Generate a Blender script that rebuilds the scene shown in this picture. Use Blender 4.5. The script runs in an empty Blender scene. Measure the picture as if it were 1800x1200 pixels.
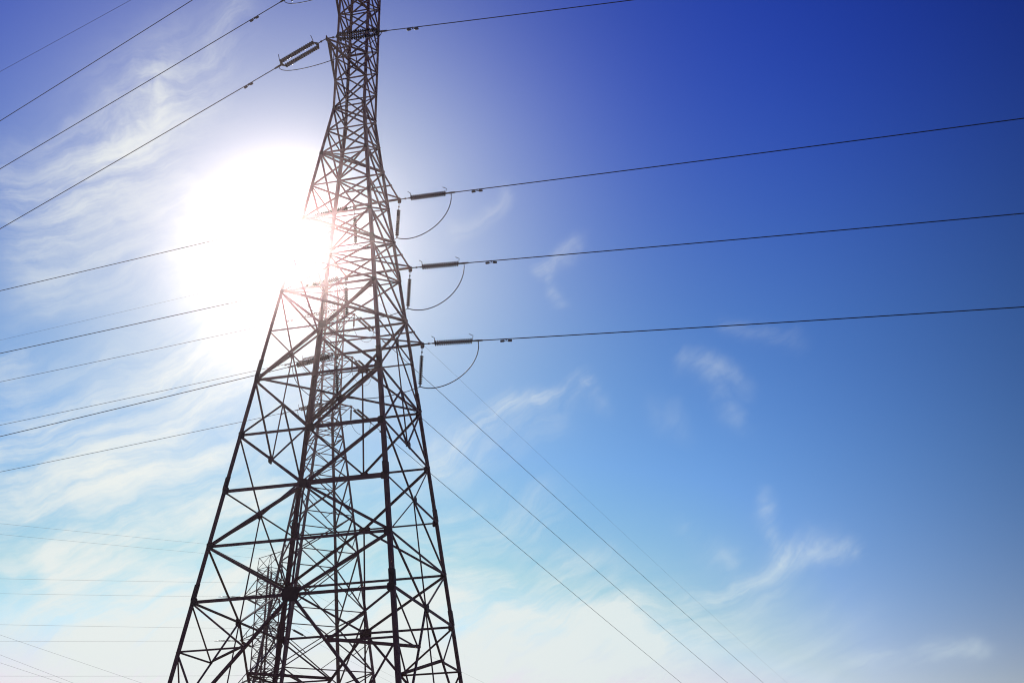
import bpy, bmesh, math, random
from mathutils import Vector, Matrix, Euler
R = math.radians
random.seed(7)
sc = bpy.context.scene
COL = sc.collection
EYE = 1.6                                    # camera height; all z below named "ze" are heights above the eye

# ------------------------------------------------------------------ camera
PITCH, ROLL = 0.4517773, -0.0290179
cam_d = bpy.data.cameras.new("camera")
cam_d.sensor_width = 36.0
cam_d.lens = 37.49
cam_d.clip_start, cam_d.clip_end = 0.1, 6000
cam = bpy.data.objects.new("camera", cam_d)
COL.objects.link(cam)
cam.matrix_world = Matrix.Translation((0, 0, EYE)) @ Euler((math.pi / 2 + PITCH, 0, 0)).to_matrix().to_4x4() @ Matrix.Rotation(ROLL, 4, 'Z')
sc.camera = cam

# ------------------------------------------------------------------ render settings
sc.view_settings.view_transform = 'Standard'
sc.view_settings.look = 'None'
sc.view_settings.gamma = 1.0
sc.view_settings.exposure = 0.0
HAZE_DENSITY, HAZE_FORWARD = 2.8e-4, 0.970   # thin forward-scattering haze (box built at the end)
sc.cycles.volume_bounces = 0
sc.cycles.max_bounces = 4
sc.cycles.filter_width = 1.1                 # crisp edges
sc.cycles.use_adaptive_sampling = False
sc.cycles.use_denoising = True
sc.cycles.denoiser = 'OPENIMAGEDENOISE'
sc.cycles.denoising_prefilter = 'ACCURATE'

# ------------------------------------------------------------------ sun and sky
SUN_AZ, SUN_EL = R(-13.45), R(30.6)           # azimuth clockwise from +Y
SUN = Vector((math.sin(SUN_AZ) * math.cos(SUN_EL), math.cos(SUN_AZ) * math.cos(SUN_EL), math.sin(SUN_EL)))
sun_d = bpy.data.lights.new("sun", 'SUN')
sun_d.energy = 3.0
sun_d.angle = R(0.5)
sun_d.color = (1.0, 0.97, 0.93)
sun = bpy.data.objects.new("sun", sun_d)
COL.objects.link(sun)
sun.rotation_euler = SUN.to_track_quat('Z', 'Y').to_euler()
sun.location = SUN * 300

world = bpy.data.worlds.new("World")
sc.world = world
world.use_nodes = True
world.cycles.sampling_method = 'NONE'        # smooth sky, no small bright parts: found by bounces; lamp samples go to the sun
NT = world.node_tree
NT.nodes.clear()


class V:
    """scalar socket with arithmetic that builds Math nodes"""
    def __init__(s, sock): s.s = sock
    def op(s, kind, *o, clamp=False):
        n = NT.nodes.new('ShaderNodeMath'); n.operation = kind; n.use_clamp = clamp
        for i, x in enumerate((s,) + o):
            if isinstance(x, V): NT.links.new(x.s, n.inputs[i])
            else: n.inputs[i].default_value = x
        return V(n.outputs[0])
    def __add__(s, o): return s.op('ADD', o)
    def __radd__(s, o): return s.op('ADD', o)
    def __sub__(s, o): return s.op('SUBTRACT', o)
    def __mul__(s, o): return s.op('MULTIPLY', o)
    def __rmul__(s, o): return s.op('MULTIPLY', o)
    def __truediv__(s, o): return s.op('DIVIDE', o)


def smooth(x, a, b):
    n = NT.nodes.new('ShaderNodeMapRange'); n.interpolation_type = 'SMOOTHSTEP'
    NT.links.new(x.s, n.inputs['Value'])
    n.inputs['From Min'].default_value = a; n.inputs['From Max'].default_value = b
    return V(n.outputs['Result'])


def combine(x, y, z=0.0):
    n = NT.nodes.new('ShaderNodeCombineXYZ')
    for i, q in enumerate((x, y, z)):
        if isinstance(q, V): NT.links.new(q.s, n.inputs[i])
        else: n.inputs[i].default_value = q
    return n.outputs[0]


def noise(vec, scale, detail, rough=0.55, distort=0.0):
    n = NT.nodes.new('ShaderNodeTexNoise')
    NT.links.new(vec, n.inputs['Vector'])
    n.inputs['Scale'].default_value = scale
    n.inputs['Detail'].default_value = detail
    n.inputs['Roughness'].default_value = rough
    n.inputs['Distortion'].default_value = distort
    return V(n.outputs['Fac'])


def mixc(fac, a, b, mode='MIX'):
    n = NT.nodes.new('ShaderNodeMix'); n.data_type = 'RGBA'; n.blend_type = mode
    if isinstance(fac, V): NT.links.new(fac.s, n.inputs[0])
    else: n.inputs[0].default_value = fac
    for i, q in ((6, a), (7, b)):
        if hasattr(q, 'is_linked'): NT.links.new(q, n.inputs[i])
        else: n.inputs[i].default_value = (*q, 1.0)
    return n.outputs[2]


MILK = [
    ((-24.4, 11.2), (-15.5, 20.7), 5.31, 0.38),
    ((-21.6, 8.4), (2.4, 8.3), 3.45, 0.72),
    ((-26.4, 30.4), (-20.4, 37.2), 3.14, 0.2),
    ((2.4, 8.3), (12.6, 8.4), 3.75, 0.36),
]  #MILK
BANKS = [
    ((-28.1, 31.5), (-21.5, 37.3), 2.12, 0.55),
    ((-21.5, 37.3), (-17.4, 41.0), 1.43, 0.4),
    ((-26.8, 30.9), (-22.8, 35.1), 2.4, 0.5),
    ((-27.1, 34.0), (-20.7, 38.8), 1.69, 0.34),
    ((-28.0, 28.2), (-19.8, 33.0), 1.71, 0.35),
    ((-26.0, 27.1), (-17.2, 30.6), 2.3, 0.4),
    ((-28.0, 22.8), (-26.5, 23.7), 0.83, 0.5),
    ((-27.8, 21.4), (-25.5, 22.6), 0.69, 0.35),
    ((-25.8, 19.8), (-15.0, 26.1), 2.59, 0.75),
    ((-20.9, 19.1), (-15.7, 22.8), 2.03, 0.65),
    ((-26.7, 15.8), (-17.5, 19.7), 1.97, 0.85),
    ((-27.1, 17.9), (-21.9, 19.9), 1.11, 0.35),
    ((-23.7, 13.6), (-15.1, 16.7), 2.26, 0.9),
    ((-26.1, 12.4), (-17.3, 12.9), 1.25, 0.6),
    ((-25.5, 8.8), (-14.5, 9.9), 1.92, 0.95),
    ((-22.8, 11.0), (-13.6, 12.4), 2.25, 0.8),
    ((-16.9, 8.5), (-6.4, 9.6), 3.43, 1.15),
    ((-6.4, 8.5), (6.3, 8.9), 2.33, 1.1),
    ((-4.6, 11.3), (5.6, 10.7), 1.33, 0.8),
    ((-4.7, 13.0), (3.0, 13.7), 1.19, 0.55),
    ((-9.5, 13.9), (-4.7, 15.1), 2.08, 0.55),
    ((-4.0, 15.1), (1.6, 17.0), 1.2, 0.45),
    ((-5.3, 19.4), (-0.8, 22.0), 0.79, 0.62),
    ((-0.8, 22.0), (4.2, 22.5), 0.52, 0.6),
    ((-3.4, 19.2), (1.8, 21.6), 0.91, 0.3),
    ((-8.4, 17.4), (-4.7, 19.9), 1.5, 0.45),
    ((4.4, 10.7), (10.2, 12.9), 0.82, 0.62),
    ((10.2, 12.9), (13.1, 14.3), 0.64, 0.66),
    ((13.1, 14.3), (17.5, 14.4), 0.58, 0.52),
    ((7.1, 11.4), (12.9, 12.7), 0.7, 0.4),
    ((6.4, 10.0), (12.1, 11.1), 0.75, 0.42),
    ((2.5, 8.6), (10.0, 10.5), 1.16, 0.45),
    ((8.4, 15.5), (10.7, 14.6), 0.47, 0.34),
    ((12.5, 16.7), (12.9, 15.0), 0.44, 0.34),
    ((10.3, 23.2), (12.9, 22.3), 0.6, 0.24),
    ((11.5, 22.4), (12.1, 20.7), 0.66, 0.2),
    ((13.3, 25.1), (16.7, 24.0), 0.53, 0.18),
    ((1.9, 29.6), (4.9, 30.7), 0.46, 0.28),
    ((2.4, 29.6), (3.0, 27.9), 0.43, 0.26),
    ((-3.7, 32.8), (-0.1, 34.5), 0.49, 0.3),
    ((7.8, 21.1), (9.2, 20.7), 0.6, 0.12),
    ((-3.7, 13.9), (6.2, 11.9), 0.78, 0.5),
    ((-3.4, 12.2), (7.0, 10.0), 0.89, 0.6),
    ((-0.3, 15.3), (5.2, 13.9), 0.66, 0.35),
    ((-3.7, 16.9), (-0.2, 17.7), 0.72, 0.35),
    ((16.1, 7.8), (22.6, 8.7), 0.6, 0.36),
    ((3.2, 23.0), (4.8, 21.7), 0.49, 0.2),
]  #BANKS

tc = NT.nodes.new('ShaderNodeTexCoord')
sep = NT.nodes.new('ShaderNodeSeparateXYZ')
NT.links.new(tc.outputs['Generated'], sep.inputs[0])
dx, dy, dz = V(sep.outputs[0]), V(sep.outputs[1]), V(sep.outputs[2])
AZ = dx.op('ARCTAN2', dy) * (180 / math.pi)            # compass direction, degrees
EL = dz.op('ARCSINE') * (180 / math.pi)                # height over the horizon, degrees
cosT = dx * SUN.x + dy * SUN.y + dz * SUN.z
ANG = cosT.op('ARCCOSINE') * (180 / math.pi)           # angle from the sun, degrees

sky = NT.nodes.new('ShaderNodeTexSky')
sky.sky_type = 'NISHITA'
sky.sun_disc = False
sky.sun_elevation = SUN_EL
sky.sun_rotation = SUN_AZ
sky.altitude = 100
sky.air_density = 1.0
sky.dust_density = 0.0
sky.ozone_density = 3.0

STRENGTH = 0.1
# film response of the sky colour (deep blue far from the sun, pale near it)
sk = NT.nodes.new('ShaderNodeSeparateColor')
NT.links.new(sky.outputs[0], sk.inputs[0])
away = smooth(ANG, 24.0, 48.0) * -0.55 + 1.0              # deeper blue well away from the sun
chan = []
for i, (g, k, top) in enumerate(((2.7, 3.0, 0.56), (2.3, 2.25, 0.74), (1.6, 1.38, 0.82))):
    chan.append(((V(sk.outputs[i]) * STRENGTH).op('POWER', g) * k * away).op('MINIMUM', top))
blue = combine(*chan)
# paler and warmer low down, more violet overhead
tr = smooth(EL, -1.0, 9.0) * 0.85 + smooth(EL, 26.0, 42.0) * -0.55 + 1.0
tg = smooth(EL, 6.0, 20.0) * 0.14 + smooth(EL, 24.0, 42.0) * -0.30 + 0.85
tb = smooth(EL, 22.0, 42.0) * 0.22 + 0.92
tint = NT.nodes.new('ShaderNodeVectorMath'); tint.operation = 'MULTIPLY'
NT.links.new(blue, tint.inputs[0]); NT.links.new(combine(tr, tg, tb), tint.inputs[1])
# aureole round the sun in the thin high veil: a pale core and a wide blue brightening
glow = ((ANG / 19.0).op('POWER', 2.0) * -1.0).op('EXPONENT') * 0.9 + 1.0
lift = NT.nodes.new('ShaderNodeVectorMath'); lift.operation = 'MULTIPLY'
NT.links.new(tint.outputs[0], lift.inputs[0])
NT.links.new(combine(glow * 1.08, glow * 1.02, glow * 0.28 + 0.68), lift.inputs[1])
ls = NT.nodes.new('ShaderNodeSeparateXYZ'); NT.links.new(lift.outputs[0], ls.inputs[0])
lifted = combine(V(ls.outputs[0]), V(ls.outputs[1]), V(ls.outputs[2]).op('MAXIMUM', V(ls.outputs[1]) * 1.2))
aur = ((ANG / 10.8).op('POWER', 1.9) * -1.0).op('EXPONENT') * 0.80
base = mixc(aur, lifted, (0.72, 0.80, 0.74))

# thin cirrus: wisps of noise, drawn out along the wind, gathered in banks (compass degrees, height degrees)
wv = combine(AZ * 0.09, EL * 0.09)
w1 = noise(wv, 1.0, 6.0, 0.5) - 0.5
wv2 = combine(AZ * 0.09 + 31.7, EL * 0.09 + 11.3)
w2 = noise(wv2, 1.0, 6.0, 0.5) - 0.5
a2 = AZ + w1 * 7.0
e2 = EL + w2 * 7.0
ca, sa = math.cos(R(26)), math.sin(R(26))
along = a2 * ca + e2 * sa
across = e2 * ca - a2 * sa
fib = noise(combine(along * 0.11, across * 0.75), 1.0, 9.0, 0.66)
puff = noise(combine(a2 * 0.30, e2 * 0.42, 5.0), 1.0, 7.0, 0.6)
wisp = fib * 0.68 + puff * 0.32


def bank(p, q, width, amount, soft=1.0):
    """cloud bank along the segment p-q of the sky; width in degrees"""
    ux, uy = q[0] - p[0], q[1] - p[1]
    L = math.hypot(ux, uy); ux /= L; uy /= L
    rx, ry = a2 - p[0], e2 - p[1]
    t = (rx * ux + ry * uy).op('MAXIMUM', 0.0).op('MINIMUM', L)
    qx, qy = rx - t * ux, ry - t * uy
    d2 = (qx * qx + qy * qy) / (width * width)
    return (d2 * -1.0).op('EXPONENT') * amount


cover = None
for b in BANKS:
    m = bank(*b)
    cover = m if cover is None else cover.op('MAXIMUM', m) * 0.7 + (cover + m) * 0.3
tex = smooth(wisp, 0.35, 0.69)
alpha = (cover * (tex + (cover - 0.75).op('MAXIMUM', 0.0) * 0.8)).op('MINIMUM', 0.93)
milk = bank(*MILK[0]) + bank(*MILK[1]) + bank(*MILK[2]) + bank(*MILK[3])
milk = (milk * (tex * 1.15 + 0.22)).op('MINIMUM', 0.9)
alpha = alpha + milk - alpha * milk
cloudc = mixc(smooth(ANG, 8.0, 40.0), (0.84, 0.88, 0.84), (0.72, 0.84, 0.86))
full = mixc(alpha, base, cloudc)
scl = NT.nodes.new('ShaderNodeVectorMath'); scl.operation = 'SCALE'
NT.links.new(full, scl.inputs[0]); scl.inputs['Scale'].default_value = 1.0 / STRENGTH
bg = NT.nodes.new('ShaderNodeBackground')
bg.inputs['Strength'].default_value = STRENGTH
wout = NT.nodes.new('ShaderNodeOutputWorld')
NT.links.new(scl.outputs[0], bg.inputs['Color'])
NT.links.new(bg.outputs[0], wout.inputs['Surface'])

# ------------------------------------------------------------------ materials
def material(name, base, rough, metal=0.0, var=None, scale=3.0, spec=0.5, bump=0.0):
    m = bpy.data.materials.new(name); m.use_nodes = True
    nt = m.node_tree; b = nt.nodes['Principled BSDF']
    b.inputs['Base Color'].default_value = (*base, 1)
    b.inputs['Roughness'].default_value = rough
    b.inputs['Metallic'].default_value = metal
    b.inputs['Specular IOR Level'].default_value = spec
    if var:
        t = nt.nodes.new('ShaderNodeTexCoord')
        n = nt.nodes.new('ShaderNodeTexNoise'); n.inputs['Scale'].default_value = scale; n.inputs['Detail'].default_value = 6
        nt.links.new(t.outputs['Object'], n.inputs['Vector'])
        r = nt.nodes.new('ShaderNodeValToRGB')
        r.color_ramp.elements[0].position = 0.35; r.color_ramp.elements[1].position = 0.68
        r.color_ramp.elements[0].color = (*base, 1); r.color_ramp.elements[1].color = (*var, 1)
        nt.links.new(n.outputs['Fac'], r.inputs['Fac'])
        nt.links.new(r.outputs['Color'], b.inputs['Base Color'])
        if bump:
            bp = nt.nodes.new('ShaderNodeBump'); bp.inputs['Strength'].default_value = bump; bp.inputs['Distance'].default_value = 0.05
            nt.links.new(n.outputs['Fac'], bp.inputs['Height']); nt.links.new(bp.outputs['Normal'], b.inputs['Normal'])
    return m


STEEL = material('weathered_steel', (0.145, 0.054, 0.076), 0.7, 0.0, (0.22, 0.10, 0.115), 1.3, 0.4)
PLATE = material('plate_steel', (0.07, 0.028, 0.036), 0.65, 0.0, (0.11, 0.048, 0.054), 3.0, 0.4)
GLAZE = material('glazed_porcelain', (0.03, 0.008, 0.010), 0.3, 0.0, None, 1, 0.22)
FITTING = material('galvanised_fitting', (0.07, 0.055, 0.07), 0.45, 0.6, (0.11, 0.09, 0.11), 6.0)
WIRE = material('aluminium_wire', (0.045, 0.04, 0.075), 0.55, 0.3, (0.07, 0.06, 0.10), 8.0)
GRASS = material('dry_grass', (0.06, 0.075, 0.025), 0.95, 0.0, (0.13, 0.12, 0.05), 0.35, 0.2, 0.6)
CONCRETE = material('concrete', (0.30, 0.29, 0.27), 0.9, 0.0, (0.38, 0.37, 0.35), 2.5, 0.3)


# ------------------------------------------------------------------ small helpers
def tag(o, label=None, cat=None, group=None, kind=None):
    if label: o['label'] = label
    if cat: o['category'] = cat
    if group: o['group'] = group
    if kind: o['kind'] = kind
    return o


def empty(name, loc):
    o = bpy.data.objects.new(name, None); COL.objects.link(o); o.location = loc
    o.empty_display_size = 0.5
    return o


class MB:
    """collects vertices (world coordinates) and faces, then links one mesh object"""
    def __init__(s): s.v, s.f = [], []

    def add(s, vs, fs):
        k = len(s.v); s.v += [Vector(q) for q in vs]; s.f += [[i + k for i in q] for q in fs]

    def prism(s, p, q, prof, ax, ay):
        n = len(prof)
        vs = [P + ax * x + ay * y for P in (p, q) for x, y in prof]
        fs = [[i, (i + 1) % n, n + (i + 1) % n, n + i] for i in range(n)] + [list(range(n))[::-1], list(range(n, 2 * n))]
        s.add(vs, fs)

    def angle(s, p, q, w, n, off=0.0):
        """steel angle section from p to q; one flange lies in the plane whose outward normal is n"""
        d = (q - p).normalized()
        a = d.cross(n)
        if a.length < 1e-4: a = d.orthogonal()
        a.normalize(); b = a.cross(d).normalized()
        t = max(0.012, w * 0.1); h = w / 2
        s.prism(p - n * off, q - n * off, [(-h, 0), (h, 0), (h, -t), (-h + t, -t), (-h + t, -w), (-h, -w)], a, b)

    def tube(s, pts, r, sides=7):
        rings = []
        for i, P in enumerate(pts):
            d = (pts[min(i + 1, len(pts) - 1)] - pts[max(i - 1, 0)]).normalized()
            a = d.cross(Vector((0, 0, 1)))
            if a.length < 1e-3: a = d.cross(Vector((1, 0, 0)))
            a.normalize(); b = a.cross(d)
            rr = r[i] if isinstance(r, (list, tuple)) else r
            rings.append([P + a * math.cos(2 * math.pi * k / sides) * rr + b * math.sin(2 * math.pi * k / sides) * rr for k in range(sides)])
        vs = [v for g in rings for v in g]; fs = []
        for i in range(len(pts) - 1):
            for k in range(sides):
                fs.append([i * sides + k, i * sides + (k + 1) % sides, (i + 1) * sides + (k + 1) % sides, (i + 1) * sides + k])
        fs += [list(range(sides))[::-1], [len(vs) - sides + k for k in range(sides)]]
        s.add(vs, fs)

    def plate(s, c, ax, ay, n, w, h, off, t=0.02):
        """gusset plate with clipped corners, standing off the plane by off along n"""
        cx, cy = w * 0.16, h * 0.16; x, y = w / 2, h / 2
        prof = [(-x + cx, -y), (x - cx, -y), (x, -y + cy), (x, y - cy), (x - cx, y), (-x + cx, y), (-x, y - cy), (-x, -y + cy)]
        s.prism(c + n * off, c + n * (off + t), prof, ax, ay)

    def build(s, name, mat, parent, smooth=False):
        me = bpy.data.meshes.new(name)
        # every mesh sits under an Empty at its thing's base; a sub-part's mesh is stored about the same base
        base = root_of(parent).location if parent else Vector()
        me.from_pydata([tuple(v - base) for v in s.v], [], s.f)
        bm = bmesh.new(); bm.from_mesh(me); bmesh.ops.recalc_face_normals(bm, faces=bm.faces); bm.to_mesh(me); bm.free()
        if smooth: me.polygons.foreach_set('use_smooth', [True] * len(me.polygons))
        me.materials.append(mat)
        o = bpy.data.objects.new(name, me); COL.objects.link(o)
        if parent: o.parent = parent
        return o


def root_of(o):
    while o.parent: o = o.parent
    return o


# ------------------------------------------------------------------ the ground
def ground():
    me = bpy.data.meshes.new('ground'); bm = bmesh.new()
    N, H = 90, 640.0
    g = [[bm.verts.new((-H + 2 * H * i / N, -H + 2 * H * j / N, 0)) for j in range(N + 1)] for i in range(N + 1)]
    for row in g:
        for v in row:
            x, y, _ = v.co
            v.co.z = 0.25 * math.sin(x * 0.021 + 1.3) * math.cos(y * 0.017) + random.uniform(-0.05, 0.05) - 0.35
    for i in range(N):
        for j in range(N): bm.faces.new((g[i][j], g[i + 1][j], g[i + 1][j + 1], g[i][j + 1]))
    bm.to_mesh(me); bm.free()
    me.materials.append(GRASS)
    o = bpy.data.objects.new('ground', me); COL.objects.link(o); o['kind'] = 'structure'


ground()


# ------------------------------------------------------------------ lattice towers
CORN = {'A': (-1, -1), 'C': (1, -1), 'B': (-1, 1), 'D': (1, 1)}
FACES = (('A', 'C', (0, -1)), ('B', 'D', (0, 1)), ('A', 'B', (-1, 0)), ('C', 'D', (1, 0)))


class Tower:
    def __init__(s, x, y, yaw, hw, label):
        s.O = Vector((x, y, EYE)); s.hw = hw
        s.U = Vector((math.cos(yaw), math.sin(yaw), 0)); s.V = Vector((-math.sin(yaw), math.cos(yaw), 0))
        s.root = empty('lattice_tower', (x, y, 0))
        tag(s.root, label, 'pylon', 'lattice towers carrying the power lines')
        bpy.context.view_layer.update()

    def at(s, u, v, ze): return s.O + s.U * u + s.V * v + Vector((0, 0, ze))
    def leg(s, n, z): h = s.hw(z); return s.at(CORN[n][0] * h, CORN[n][1] * h, z)
    def mid(s, p, q, z): return (s.leg(p, z) + s.leg(q, z)) / 2
    def nrm(s, n): return s.U * n[0] + s.V * n[1]

    def bar(s, p, q, w, n, name='diagonal_brace', off=None, parent=None):
        m = MB(); m.angle(p, q, w * 0.55 + 0.03, n, random.uniform(0.004, 0.05) if off is None else off)
        return m.build(name, STEEL, parent or s.root)

    def legs(s, zs, ws, splices=()):
        for k in 'ABCD':
            m = MB(); ax = s.U * -CORN[k][0]; ay = s.V * -CORN[k][1]
            for i in range(len(zs) - 1):
                w = ws[i]; t = w * 0.1
                m.prism(s.leg(k, zs[i]), s.leg(k, zs[i + 1]), [(0, 0), (w, 0), (w, t), (t, t), (t, w), (0, w)], ax, ay)
            lg = m.build('leg', STEEL, s.root)
            for za, zb, w in splices:
                sp = MB(); o = -0.025; t = 0.03
                sp.prism(s.leg(k, za), s.leg(k, zb), [(o, o), (w, o), (w, o + t), (o + t, o + t), (o + t, w), (o, w)], ax, ay)
                sp.build('splice_plate', PLATE, lg)

    def xpanel(s, za, zb, wa, wb, faces=FACES, name='diagonal_brace'):
        """crossed diagonals between two levels (za above zb)"""
        for p, q, n in faces:
            N = s.nrm(n)
            s.bar(s.leg(p, za), s.leg(q, zb), wa, N, name, 0.01)
            s.bar(s.leg(q, za), s.leg(p, zb), wb, N, 'counter_brace', 0.06)

    def ring(s, z, w, name='horizontal_beam', off=0.03):
        for p, q, n in FACES: s.bar(s.leg(p, z), s.leg(q, z), w, s.nrm(n), name, off)

    def gusset(s, c, n, w, h, off=0.03):
        m = MB(); N = s.nrm(n); ax = N.cross(Vector((0, 0, 1))).normalized()
        m.plate(c, ax, Vector((0, 0, 1)), N, w, h, off); m.build('gusset_plate', PLATE, s.root)

    def footings(s, z, w):
        for k in 'ABCD':
            p = s.leg(k, z); m = MB()
            m.prism(Vector((p.x, p.y, -0.8)), Vector((p.x, p.y, z + EYE + 0.25)), [(w * math.cos(a * math.pi / 6), w * math.sin(a * math.pi / 6)) for a in range(12)], Vector((1, 0, 0)), Vector((0, 1, 0)))
            m.build('footing', CONCRETE, s.root)


# ---- the near tower
K, Z2 = 0.1273168, 11.178
def hw1(z):
    if z <= 42.16: return 5.0 - K * (z - Z2)
    if z <= 58.7: return 1.055
    return 1.055 * (64.0 - z) / 5.3 + 0.06


T1 = Tower(-9.4375, 53.8054, -0.212369, hw1, 'biggest dark lattice tower, standing in front of the sun with widely spread legs')
GZ = -1.6
L0, L1, L2, L3, L4, L5, L6, L7, L8, L9, L10, L11, L12 = 38.49, 36.03, 33.65, 31.15, 28.55, 26.0, 23.0, 19.8, 16.74, 13.9, 11.2, 8.92, 4.4
UP = [42.16, 44.3, 46.1, 47.9, 49.7, 51.5, 53.3, 55.1, 56.9, 58.7]
T1.legs([GZ, L6, 42.16, 58.7, 63.9], [0.215, 0.19, 0.15, 0.125], [(11.3, 12.05, 0.245), (16.85, 17.5, 0.24), (23.15, 24.2, 0.22), (31.2, 31.8, 0.21)])
T1.footings(GZ, 0.55)
# shaft above the waist
for i in range(len(UP) - 1): T1.xpanel(UP[i + 1], UP[i], 0.13, 0.085, name='shaft_brace')
for i, z in enumerate(UP): T1.ring(z, 0.14 if i in (0, 1, 2, 4, 5, 7, 8) else 0.085)
T1.xpanel(61.2, 58.7, 0.1, 0.08, name='shaft_brace')
# body from the waist to the foot of the far arms
BODY = [42.16, 40.3, L0, L1, L2, L3, L4]
for i in range(len(BODY) - 1): T1.xpanel(BODY[i], BODY[i + 1], 0.16, 0.085)
for i, z in enumerate(BODY[1:]): T1.ring(z, (0.11, 0.19, 0.10, 0.18, 0.10, 0.21)[i])
for z in (L0, L2, L4):                                             # plan bracing at the arm levels
    T1.bar(T1.leg('A', z), T1.leg('D', z), 0.17, Vector((0, 0, -1)), 'plan_brace', 0.06)
    T1.bar(T1.leg('B', z), T1.leg('C', z), 0.09, Vector((0, 0, -1)), 'plan_brace', 0.10)
T1.bar(T1.leg('A', 42.16), T1.leg('D', 42.16), 0.10, Vector((0, 0, -1)), 'plan_brace', 0.06)
# big crossed panels of the spreading body
for p, q, n in FACES:
    N = T1.nrm(n); front = n == (0, -1); side = n[0] != 0
    wm = 0.19 if front else (0.165 if n == (0, 1) else 0.18)
    lg, md = T1.leg, T1.mid
    for za, zc, zb in ((L4, L5, L6), (L7, L8, L9)):
        c = md(p, q, zc)
        if side:
            w1, w2 = (0.14, 0.075) if n == (1, 0) and zc == L8 else (0.105, wm)
            T1.bar(lg(p, za), c, w1, N, 'diagonal_brace', 0.02); T1.bar(c, lg(q, zb), w1, N, 'diagonal_brace', 0.02)
            T1.bar(lg(q, za), c, w2, N, 'diagonal_brace', 0.05); T1.bar(c, lg(p, zb), w2, N, 'diagonal_brace', 0.05)
        else:
            for e in (p, q):
                T1.bar(lg(e, za), c, wm, N, 'diagonal_brace', 0.02); T1.bar(c, lg(e, zb), wm, N, 'diagonal_brace', 0.05)
        T1.gusset(c, n, *((0.66, 0.34) if n == (0, 1) else (0.42, 0.42)))
        T1.bar(lg(p, zc), c, 0.26 if front and zc == L8 else 0.11, N, 'horizontal_beam', 0.035)
        T1.bar(c, lg(q, zc), 0.30 if front and zc == L8 else (0.2 if n == (1, 0) and zc == L8 else 0.11), N, 'horizontal_beam', 0.035)
        T1.bar(c, md(p, q, zb), 0.075, N, 'redundant_brace')
    for z, w in ((L6, 0.23), (L7, 0.20), (L9, 0.21), (L10, 0.23)):
        if not front: w *= 0.86
        if z == L10 and not front: w = 0.17 if n != (1, 0) else 0.24
        T1.bar(lg(p, z), lg(q, z), w, N, 'horizontal_beam', 0.035)
    # chevrons standing on a beam's middle
    for za, zb, w in ((L6, L7, wm * 0.85), (L9, L10, wm * 0.9)):
        c = md(p, q, zb)
        T1.bar(lg(p, za), c, w, N, 'diagonal_brace', 0.02); T1.bar(lg(q, za), c, w, N, 'diagonal_brace', 0.05)
        T1.gusset(c, n, *((0.82, 0.66) if front and zb == L10 else (0.66, 0.5) if n == (0, 1) and zb == L10 else (0.44, 0.4)))
        T1.bar(md(p, q, za), c, 0.085, N, 'redundant_brace')
    # small bracing of the chevron L6-L7
    for e in (p, q):
        if side: T1.bar(lg(e, L7), (lg(e, L6) + md(p, q, L7)) / 2 * 0.0 + md(p, q, L6), 0.085, N, 'redundant_brace')
    # splayed struts under L10 and their secondary bracing
    c = md(p, q, L10); t = (L10 - L11) / (L10 - L12)
    for e in (p, q):
        foot = lg(e, L12); node = c.lerp(foot, t)
        T1.bar(c, foot, wm * 0.95, N, 'diagonal_brace', 0.02)
        T1.bar(lg(e, L10), node, 0.095, N, 'redundant_brace'); T1.bar(lg(e, L11), node, 0.10, N, 'redundant_brace')
        T1.bar(lg(e, L11), c.lerp(foot, 0.68), 0.085, N, 'redundant_brace')
    T1.bar(c, md(p, q, L12), 0.075, N, 'redundant_brace')
    T1.bar(lg(p, L12), lg(q, L12), 0.19, N, 'horizontal_beam', 0.035)
    c2 = md(p, q, L12)
    for e in (p, q): T1.bar(c2, lg(e, GZ + 0.4), 0.17, N, 'diagonal_brace', 0.02)
# plan bracing: crossed at L6, corner struts at L11
for a_, b_, w in (('A', 'D', 0.11), ('C', 'B', 0.22)):
    T1.bar(T1.leg(a_, L6), T1.leg(b_, L6), w, Vector((0, 0, -1)), 'plan_brace', 0.05 if w > 0.2 else 0.09)
T1.gusset(T1.at(0, 0, L6 - 0.05), (0, -1), 0.55, 0.3, 0.0)
t = (L10 - L11) / (L10 - L12)
for k, e1, e2 in (('A', 'C', 'B'), ('C', 'A', 'D'), ('B', 'A', 'D'), ('D', 'B', 'C')):
    n1 = T1.mid(k, e1, L10).lerp(T1.leg(k, L12), t); n2 = T1.mid(k, e2, L10).lerp(T1.leg(k, L12), t)
    T1.bar(n1, n2, 0.19, Vector((0, 0, -1)), 'plan_brace', 0.03)
# plates where the bracing meets the legs
for z in (42.16, L0, L2, L4, L6, L7, L8, L9, L10):
    s_ = 0.22 if z > 25 else 0.34
    for k in 'ABCD':
        pc = T1.leg(k, z)
        T1.gusset(pc - T1.U * CORN[k][0] * s_ * 0.52, (0, CORN[k][1]), s_, s_ * 1.1, 0.006)


def part_root(name, parent):
    o = bpy.data.objects.new(name, None); COL.objects.link(o); o.parent = parent; o.empty_display_size = 0.3
    return o


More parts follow.
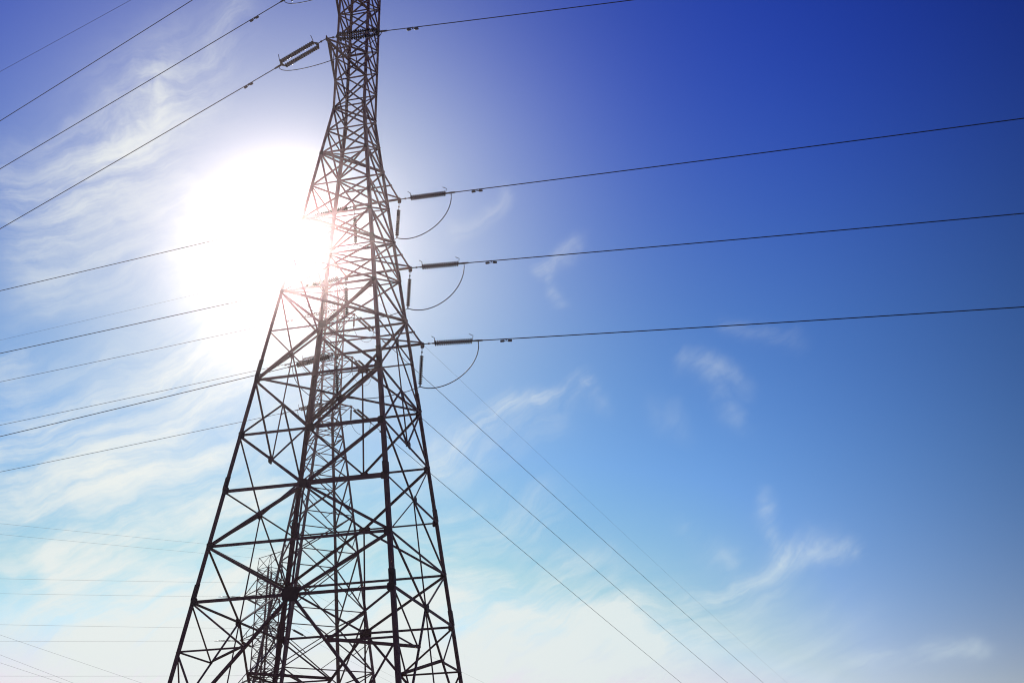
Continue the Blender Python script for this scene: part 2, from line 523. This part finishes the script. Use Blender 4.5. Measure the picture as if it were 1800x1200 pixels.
def far_arm(T, z, reach, sgn, strut=0.0):
    """square-ended arm: two chords, an end beam and plan bracing"""
    h = T.hw(z); r = h + reach; dn = Vector((0, 0, -1))
    kB, kD = ('B', 'D') if sgn > 0 else ('A', 'C')
    P, Q = T.at(-h, sgn * r, z), T.at(h, sgn * r, z)
    out = T.V * sgn
    arm = part_root('cross_arm', T.root)
    m = MB(); m.angle(T.leg(kB, z), P, 0.115, T.U * -1, 0.0); m.build('arm_chord', STEEL, arm)
    m = MB(); m.angle(T.leg(kD, z), Q, 0.115, T.U, 0.0); m.build('arm_chord', STEEL, arm)
    b = MB(); b.angle(P - T.U * 0.1, Q + T.U * 0.1, 0.17, out, 0.0); b.build('end_beam', STEEL, arm)
    b = MB(); b.angle(T.leg(kB, z), Q, 0.075, dn, 0.06); b.build('arm_brace', STEEL, arm)
    b = MB(); M1, M2 = (T.leg(kB, z) + P) / 2, (T.leg(kD, z) + Q) / 2
    b.angle(M1, M2, 0.075, dn, 0.09); b.build('arm_brace', STEEL, arm)
    if strut:
        for k, e in ((kB, P), (kD, Q)):
            b = MB(); b.angle(T.leg(k, z + strut), e, 0.09, out, 0.0); b.build('arm_strut', STEEL, arm)
    for e in (P, Q):
        pl = MB(); pl.plate(e - Vector((0, 0, 0.1)), T.U, Vector((0, 0, 1)), out, 0.24, 0.34, 0.03); pl.build('hanger_plate', PLATE, arm)
    return P, Q


def near_arm(T, z):
    """pointed arm on the near side, held from above and below"""
    tip = T.at(-0.5, -3.8, z - 0.9); arm = part_root('cross_arm', T.root)
    for k in 'AC':
        m = MB(); m.angle(T.leg(k, z), tip, 0.09, T.U * CORN[k][0], 0.0); m.build('arm_chord', STEEL, arm)
    for k in 'AC':
        b = MB(); b.angle(T.leg(k, z - 1.8), tip, 0.125, T.U * CORN[k][0], 0.0); b.build('arm_strut', STEEL, arm)
        for f in (0.3, 0.6):
            b = MB(); b.angle(T.leg(k, z).lerp(tip, f), T.leg(k, z - 1.8).lerp(tip, f - 0.12), 0.06, T.U * CORN[k][0], 0.03); b.build('arm_brace', STEEL, arm)
    b = MB(); b.angle(T.leg('A', z).lerp(tip, 0.4), T.leg('C', z).lerp(tip, 0.4), 0.07, Vector((0, 0, -1)), 0.03); b.build('arm_brace', STEEL, arm)
    pl = MB(); pl.plate(tip, T.V, Vector((0, 0, 1)), T.U, 0.3, 0.32, -0.01); pl.build('hanger_plate', PLATE, arm)
    return tip


FAR1 = [far_arm(T1, z, 2.95, 1) for z in (L0, L2, L4)]
NEAR1 = [near_arm(T1, z) for z in (46.1, 51.5, 56.9)]

# ---- the second tower, beyond the first
def hw2(z):
    if z <= 46.2: return 1.63277 - 0.1225066 * (z - 42.75)
    if z <= 61.0: return 1.21
    return 1.21 * (66.0 - z) / 5.0 + 0.06


T2 = Tower(-21.2419, 112.0, 0.531972, hw2, 'mid-sized lattice tower seen through the middle of the biggest one, top lost in glare')
Z2L = [46.2, 44.4, 42.75, 40.4, 37.85, 33.6, 29.4, 23.2, 17.2, 10.5, 3.5, GZ]
T2.legs([GZ, 29.4, 46.2, 61.0, 65.9], [0.30, 0.24, 0.17, 0.13])
T2.footings(GZ, 0.6)
for i in range(len(Z2L) - 1):
    w = 0.12 if i < 4 else 0.18
    T2.xpanel(Z2L[i], Z2L[i + 1], w, w * 0.8)
    T2.ring(Z2L[i], 0.12 if i in (1, 3) else (0.15 if i < 6 else 0.14))
    if i >= 4:
        za, zb = Z2L[i], Z2L[i + 1]; zm = (za + zb) / 2
        for p, q, n in FACES:
            for e in (p, q):
                c = (T2.mid(p, q, za) + T2.mid(p, q, zb)) / 2
                T2.bar(T2.leg(e, zm), c.lerp(T2.leg(e, zb), 0.5), 0.08, T2.nrm(n), 'redundant_brace')
Z2U = [46.2, 48.0, 49.8, 51.5, 53.3, 55.1, 57.0, 59.0, 61.0]
for i in range(len(Z2U) - 1):
    T2.xpanel(Z2U[i + 1], Z2U[i], 0.10, 0.07); T2.ring(Z2U[i + 1], 0.10)
T2.xpanel(63.4, 61.0, 0.08, 0.07)
FAR2 = [far_arm(T2, z, 2.95, -1, 1.5) for z in (57.0, 51.5, 45.5)]

# ---- the third tower, low in the picture
def hw3(z): return 1.15 if z >= 17 else 1.15 + 0.11 * (17 - z)


T3 = Tower(-32.95, 140.0, R(-40), hw3, 'smallest slim lattice tower with a flat forked top, behind the second leg of the biggest')
Z3 = [35.4, 34.0, 32.65, 31.2, 29.8, 28.3, 26.9, 25.5, 24.0, 22.6, 21.25, 19.2, 17.0, 13.5, 9.5, 4.5, GZ]
T3.legs([GZ, 17.0, 35.4], [0.22, 0.17])
T3.footings(GZ, 0.5)
for i in range(len(Z3) - 1):
    T3.xpanel(Z3[i], Z3[i + 1], 0.09, 0.07); T3.ring(Z3[i], 0.09)
ears = []
for sg, k1, k2 in ((-1, 'A', 'B'), (1, 'C', 'D')):
    e = T3.at(sg * 2.5, 0, 37.4); ears.append(e)
    pkr = part_root('earth_wire_peak', T3.root); ctr = T3.at(0, 0, 37.4)
    for a_, b_, w in [(T3.leg(k, 35.4), e, 0.09) for k in (k1, k2)] + [(T3.leg(k, 35.4), ctr, 0.07) for k in (k1, k2)] + [(e, ctr, 0.08)]:
        m = MB(); m.angle(a_, b_, w, T3.V, 0.0); m.build('peak_strut', STEEL, pkr)
ARM3 = []
for z in (32.65, 26.9, 21.25):
    tips = []
    for sg, k1, k2 in ((-1, 'A', 'B'), (1, 'C', 'D')):
        e = T3.at(sg * 5.3, 0, z); tips.append(e); arm = part_root('cross_arm', T3.root)
        for k in (k1, k2):
            lo, hi = T3.leg(k, z), T3.leg(k, z + 1.35)
            for nm, a_, b_, w in (('arm_chord', lo, e, 0.10), ('arm_strut', hi, e, 0.08), ('arm_brace', lo.lerp(e, 0.5), hi.lerp(e, 0.5), 0.06)):
                m = MB(); m.angle(a_, b_, w, Vector((0, 0, -1)) if nm == 'arm_chord' else T3.V, 0.0); m.build(nm, STEEL, arm)
    ARM3.append(tips)


# ------------------------------------------------------------------ insulator strings, conductors, jumpers
def azdir(az): return Vector((math.sin(R(az)), math.cos(R(az)), 0))


def sheds(m, p, q, n, r, sides=12):
    """chain of n glazed discs from p to q"""
    d = q - p; L = d.length; d.normalize()
    a = d.cross(Vector((0, 0, 1)))
    if a.length < 1e-3: a = Vector((1, 0, 0))
    a.normalize(); b = a.cross(d)
    st = L / n
    prof = [(0, 0.035)]
    for i in range(n):
        x = i * st
        prof += [(x + st * 0.05, r * 0.36), (x + st * 0.26, r * 0.42), (x + st * 0.36, r), (x + st * 0.62, r * 0.98), (x + st * 0.72, r * 0.5), (x + st * 0.86, r * 0.36)]
    prof.append((L, 0.035))
    vs, fs = [], []
    for x, rr in prof:
        for k in range(sides):
            t_ = 2 * math.pi * k / sides
            vs.append(p + d * x + a * math.cos(t_) * rr + b * math.sin(t_) * rr)
    for i in range(len(prof) - 1):
        for k in range(sides): fs.append([i * sides + k, i * sides + (k + 1) % sides, (i + 1) * sides + (k + 1) % sides, (i + 1) * sides + k])
    m.add(vs, fs)


STR_GROUP = 'insulator strings of the power lines'


def strain_string(tip, d, label, double=False, lead=0.75, length=2.42, discs=17, horns=True, r=0.18, sides=12):
    """dead-end string from an arm tip along direction d (unit); returns the point where the conductor starts"""
    root = empty('insulator_string', tip); tag(root, label, 'insulator', STR_GROUP)
    bpy.context.view_layer.update()
    a = d.cross(Vector((0, 0, 1))).normalized(); up = a.cross(d).normalized()
    if up.z < 0: up = -up
    p0, p1 = tip + d * lead, tip + d * (lead + length); end = p1 + d * 0.3
    m = MB(); m.tube([tip + d * 0.02, p0 - d * 0.12], 0.03, 6)
    m.tube([tip + d * (lead * 0.48), tip + d * (lead * 0.48 + 0.09)], 0.06, 8); m.build('link_rod', FITTING, root)
    offs = (-0.23, 0.23) if double else (0.0,)
    if double: r = min(r, 0.135)
    for o in offs:
        m = MB(); sheds(m, p0 + a * o, p1 + a * o, discs, r, sides); m.build('disc_chain', GLAZE, root, True)
    for c, s_ in ((p0, -1), (p1, 1)):
        m = MB()
        if double:
            m.prism(c + d * s_ * 0.03 - up * 0.02, c + d * s_ * 0.03 + up * 0.02, [(-0.3, -0.05), (0.3, -0.05), (0.06, 0.13), (-0.06, 0.13)], a, d * s_)
        m.tube([c, c + d * s_ * 0.14], 0.05, 6); m.build('yoke_plate', FITTING, root)
        if horns:
            m = MB()
            if double: m.tube([c - a * 0.3, c - a * 0.3 + up * 0.1, c - a * 0.45 + up * 0.42 - d * s_ * 0.05], 0.022, 5)
            else: m.tube([c + up * 0.02, c + up * 0.36 + d * s_ * 0.03, c + up * 0.44 - d * 0.2 + a * 0.1], 0.022, 5)
            m.build('arcing_horn', FITTING, root)
    m = MB(); m.tube([p1 + d * 0.1, end, end + d * 0.35], [0.05, 0.065, 0.05], 8); m.build('wire_clamp', FITTING, root)
    return end


def hanging_string(top, label, length=2.0, lead=0.75, swing=Vector((0, 0, 0)), r=0.125, discs=14):
    root = empty('insulator_string', top); tag(root, label, 'insulator', STR_GROUP)
    bpy.context.view_layer.update()
    d = (Vector((0, 0, -1)) + swing).normalized()
    m = MB(); m.tube([top, top + d * lead], 0.02, 5); m.tube([top + d * lead * 0.62, top + d * (lead * 0.62 + 0.07)], 0.055, 8); m.build('link_rod', FITTING, root)
    p, q = top + d * lead, top + d * (lead + length)
    m = MB(); sheds(m, p, q, discs, r); m.build('disc_chain', GLAZE, root, True)
    m = MB(); m.tube([q, q + d * 0.16], 0.045, 6); m.build('wire_clamp', FITTING, root)
    return q + d * 0.14


WIRE_GROUP = 'wires strung between the towers'


def conductor(start, az, slope, label, r=0.034, span=300.0, sag_k=None, damper=None, name='conductor_wire', cat='power line', curve0=None):
    """span of wire from start along compass direction az; slope is the mean slope over the first 35 m"""
    dh = azdir(az); c = 0.00042 if sag_k is None else sag_k
    s0 = slope - c * 30
    f = lambda x: Vector((0, 0, s0 * x + c * x * x))
    pts = []; x = 0.0
    while x < span:
        pts.append(start + dh * x + f(x)); x += 1.2 if x < 14 else (4 if x < 80 else 12)
    root = empty(name, start); tag(root, label, cat, WIRE_GROUP)
    bpy.context.view_layer.update()
    m = MB(); m.tube(pts, r, 7); m.build('wire', WIRE, root, True)
    if damper:
        c0 = start + dh * damper + f(damper); d = (dh + Vector((0, 0, s0))).normalized()
        m = MB(); dn = Vector((0, 0, -1))
        m.tube([c0 + Vector((0, 0, 0.03)), c0 + dn * 0.11], 0.035, 6)
        m.tube([c0 - d * 0.30 + dn * 0.12, c0 + d * 0.30 + dn * 0.12], 0.016, 5)
        for s_ in (-1, 1):
            m.tube([c0 + d * s_ * 0.10 + dn * 0.12, c0 + d * s_ * 0.15 + dn * 0.12, c0 + d * s_ * 0.34 + dn * 0.13, c0 + d * s_ * 0.36 + dn * 0.13], [0.045, 0.072, 0.072, 0.05], 8)
        m.build('vibration_damper', FITTING, root)
    return root


def jumper(P, label, r=0.028, n=28):
    """bezier loop through four control points"""
    pts = []
    for i in range(n + 1):
        t_ = i / n; u_ = 1 - t_
        pts.append(P[0] * u_ ** 3 + P[1] * 3 * u_ * u_ * t_ + P[2] * 3 * u_ * t_ * t_ + P[3] * t_ ** 3)
    root = MB(); root.tube(pts, r, 7)
    o = root.build('jumper_cable', WIRE, None, True)
    tag(o, label, 'cable', 'jumper loops under the arms')
    return o


DN = Vector((0, 0, -1))
def dvec(az, slope): return (azdir(az) + Vector((0, 0, slope))).normalized()


C1 = 0.00015
levels = ('lowest', 'middle', 'highest')
# near circuit of the big tower: one pointed arm per level, a string to each side
for i, tip in enumerate(NEAR1):
    az, sl = ((-58.25, -0.073), (-59.0, -0.068), (-59.0, -0.072))[i]
    lab = ('pair of brown disc insulators slanting down to the left near the top edge',
           'pair of brown disc insulators above the slanting pair, only its wire end in the picture',
           'pair of brown disc insulators on the left of the topmost pointed arm')[i]
    eL = strain_string(tip, dvec(az, sl), lab, True, 0.85, 2.75)
    conductor(eL, az, sl, ('steep dark wire on the left ending at the slanting pair of insulators',
                           'steep dark wire on the left reaching the top edge beside a cable loop',
                           'dark wire crossing the top left corner, third of the four steep wires from below')[i], 0.027, damper=2.6, sag_k=C1)
    az2, sl2 = 101.5, -0.061
    eR = strain_string(tip, dvec(az2, sl2), ('thick brown disc insulators lying across the biggest tower near the top edge',
                                             'pair of brown disc insulators across the tower front, second level up',
                                             'pair of brown disc insulators across the tower front, top level')[i], True, 0.75, 2.45)
    conductor(eR, az2, sl2, ('dark wire rising from the biggest tower to the top edge, right side',
                             'dark wire on the right leaving the second pointed arm', 'dark wire on the right leaving the topmost pointed arm')[i], 0.027, damper=1.95, sag_k=C1)
    dl, dr = eL + DN * 0.1, eR + DN * 0.1
    jumper([dl, dl + DN * 1.15 + (dr - dl) * 0.04, dr + DN * 1.15 - (dr - dl) * 0.04, dr],
           ('thin cable loop slung from the slanting pair of insulators past the tower front', 'thin cable loop dipping in at the top edge left of the tower', 'thin cable loop of the topmost pointed arm')[i], 0.024)
# far circuit of the big tower: square-ended arms on the far side
for i, (P, Q) in enumerate(FAR1):
    rank = ('upper', 'middle', 'lower')[i]
    az, sl = ((105.0, -0.0605), (102.5, -0.0595), (101.25, -0.060))[i]
    eR = strain_string(Q, dvec(az, sl), '%s of the three horizontal brown disc insulators right of the biggest tower' % rank, False, 0.78, 2.38)
    conductor(eR, az, sl, 'dark wire running right from the %s horizontal insulator to the right edge' % rank, 0.030, damper=1.8, sag_k=C1)
    aL, sL = ((-74.5, -0.051), (-74.75, -0.051), (-70.75, -0.051))[i]
    eL = strain_string(P, dvec(aL, sL - 0.02), ('brown disc insulator on the left of the upper far arm, lost in the sun glare', 'brown disc insulator on the left of the middle far arm, lost in the sun glare',
                                         'brown disc insulator just left of the second leg, lowest of the strings there')[i], False, 0.5, 2.3, horns=False)
    conductor(eL, aL, sL, ('uppermost wire on the left of those that fade out into the sun glare', 'second wire from above among the left ones that fade out towards the sun',
                           'lower wire of the close pair meeting the outer leg of the biggest tower')[i], 0.024, sag_k=C1)
    hQ = hanging_string(Q + DN * 0.1, '%s of the three short brown insulators hanging upright beside the right leg' % rank, 1.85, 0.66, Vector((-0.05, 0.10, 0)))
    hP = hanging_string(P + DN * 0.1, 'short brown insulator hanging from the inner end of the %s far arm, behind the lattice' % rank, 1.85, 0.66, Vector((0.05, 0.10, 0)))
    d = azdir(az); s0 = eR + d * 0.06
    k = (1.0, 1.07, 0.94)[i]
    jumper([s0, s0 + DN * 2.0 * k + d * (0.25, 0.12, 0.3)[i], hQ + d * 1.5 + DN * 0.75 * k, hQ], 'cable loop hanging below the %s horizontal insulator on the right' % rank, 0.03)
    jumper([hQ, hQ.lerp(hP, 0.3) + DN * 0.5, hQ.lerp(hP, 0.7) + DN * 0.5, hP], 'cable slung behind the lattice under the %s far arm' % rank, 0.024)
    jumper([eL, eL + DN * 1.7, hP + azdir(aL) * 0.8 + DN * 0.7, hP], 'cable loop under the left end of the %s far arm' % rank, 0.024)
pk = T1.at(0, 0, 63.9)
conductor(pk, -62.75, -0.070, 'thinnest and uppermost of the steep wires in the top left corner', 0.014, sag_k=C1, name='earth_wire', cat='earth wire')
conductor(pk, 102.0, -0.05, 'thin wire leaving the top of the biggest tower to the right', 0.014, sag_k=C1, name='earth_wire', cat='earth wire')

# second tower: wires to the left and away to the right
for i, (P, Q) in enumerate(FAR2):
    rank = ('upper', 'middle', 'lower')[i]
    az, sl = ((-75.25, -0.060), (-74.25, -0.060), (-73.75, -0.061))[i]
    eL = strain_string(P, dvec(az, sl - 0.03), '%s far insulator pair pointing left inside the lattice of the biggest tower' % rank, True, 0.8, 2.7, 18, horns=(i > 0), r=0.13, sides=8)
    conductor(eL, az, sl, ('thin wire on the left, lowest of those that fade out towards the sun', 'upper wire of the close pair meeting the outer leg of the biggest tower',
                           'lone wire on the left below the close pairs, ending inside the tower')[i], 0.026, damper=1.7, sag_k=C1)
    az2, sl2 = ((25.5, -0.118), (24.75, -0.118), (23.75, -0.121))[i]
    eR = strain_string(Q, dvec(az2, sl2), '%s far insulator pair slanting down to the right behind the third leg' % rank, True, 0.9, 2.9, 18, horns=(i == 1), r=0.14, sides=8)
    conductor(eR, az2, sl2 , '%s of the three thin wires slanting down to the right from behind the biggest tower' % rank, 0.032, damper=2.4, sag_k=0.00004, span=330)
    hQ = hanging_string(Q + DN * 0.1, '%s far short insulator hanging by the tip of the second tower arm' % rank, 1.2, 0.3, r=0.11, discs=10)
    jumper([eR, eR + DN * 2.3, hQ + azdir(az2) * 0.8 + DN * 1.6, hQ], '%s far cable loop between the third and second legs' % rank, 0.022)
    jumper([eL, eL + DN * 2.2, hQ + azdir(az) * 1.2 + DN * 1.8, hQ], '%s far cable loop on the left of the second tower' % rank, 0.022)
pk2 = T2.at(0, 0, 65.9)
conductor(pk2, -74.0, -0.061, 'faintest wire on the left among those that fade out towards the sun', 0.012, sag_k=C1, name='earth_wire', cat='earth wire')
conductor(pk2, 23.75, -0.079, 'very faint outermost wire slanting down to the right beside the three darker ones', 0.012, sag_k=0.00004, span=330, name='earth_wire', cat='earth wire')

# third tower
place = ('upper', 'middle', 'lower')
for i, tips in enumerate(ARM3):
    for j, tip in enumerate(tips):
        az, sl = ((-114.5, -113.5), (-114.5, -118.0), (-112.0, -119.0))[i][j], -0.05
        side = ('left', 'right')[j]
        e = strain_string(tip, dvec(az, sl), 'tiny %s insulator on the %s arm of the smallest tower, pointing left' % (place[i], side), False, 0.5, 2.2, 14, False, 0.12, 7)
        conductor(e, az, sl, 'very faint level wire low on the left, %s one of the %s pair' % (('lower', 'upper')[j], place[i]), 0.009, sag_k=C1, span=240)
        az2 = ((22.0, 25.25), (18.5, 21.75), (14.75, 18.25))[i][j]
        e = strain_string(tip, dvec(az2, -0.12), 'tiny %s insulator on the %s arm of the smallest tower, slanting down to the right' % (place[i], side), False, 0.5, 2.2, 14, False, 0.14, 7)
        conductor(e, az2, -0.12, 'hair-thin %s wire from the %s arm of the smallest tower, running away to the right' % (place[i], side), 0.008, sag_k=0.0003, span=200)
for j, e in enumerate(ears):
    conductor(e, -128.25, -0.05, 'very faint level wire low on the left, %s one of the topmost pair' % ('lower', 'upper')[j], 0.009, sag_k=C1, span=240, name='earth_wire', cat='earth wire')
# another line passing low on the left
for j, (p, az) in enumerate((((-43.33, 90.0, 17.94), 11.0), ((-43.03, 90.0, 16.32), 4.75), ((-42.91, 90.0, 15.68), 8.5))):
    p = Vector(p) + Vector((0, 0, EYE)); dh = azdir(az)
    conductor(p - dh * 60 + Vector((0, 0, 1.8)), az, -0.03, '%s of the faint wires slanting down to the right in the bottom left corner' % ('upper', 'middle', 'lowest')[j], 0.008, sag_k=0.0, span=260)

# ------------------------------------------------------------------ thin summer haze, bright towards the sun
me = bpy.data.meshes.new('haze')
bm = bmesh.new(); bmesh.ops.create_cube(bm, size=1.0)
for v in bm.verts: v.co = Vector((v.co.x * 1320, v.co.y * 1320, -1.8 + (v.co.z + 0.5) * 74))
bm.to_mesh(me); bm.free()
hz = bpy.data.objects.new('haze', me); COL.objects.link(hz); hz['kind'] = 'stuff'
hm = bpy.data.materials.new('haze'); hm.use_nodes = True
nt = hm.node_tree; nt.nodes.clear()
pv = nt.nodes.new('ShaderNodeVolumePrincipled')
pv.inputs['Color'].default_value = (1.0, 0.80, 0.78, 1)
pv.inputs['Density'].default_value = HAZE_DENSITY
pv.inputs['Anisotropy'].default_value = HAZE_FORWARD
mo = nt.nodes.new('ShaderNodeOutputMaterial')
nt.links.new(pv.outputs[0], mo.inputs['Volume'])
me.materials.append(hm)
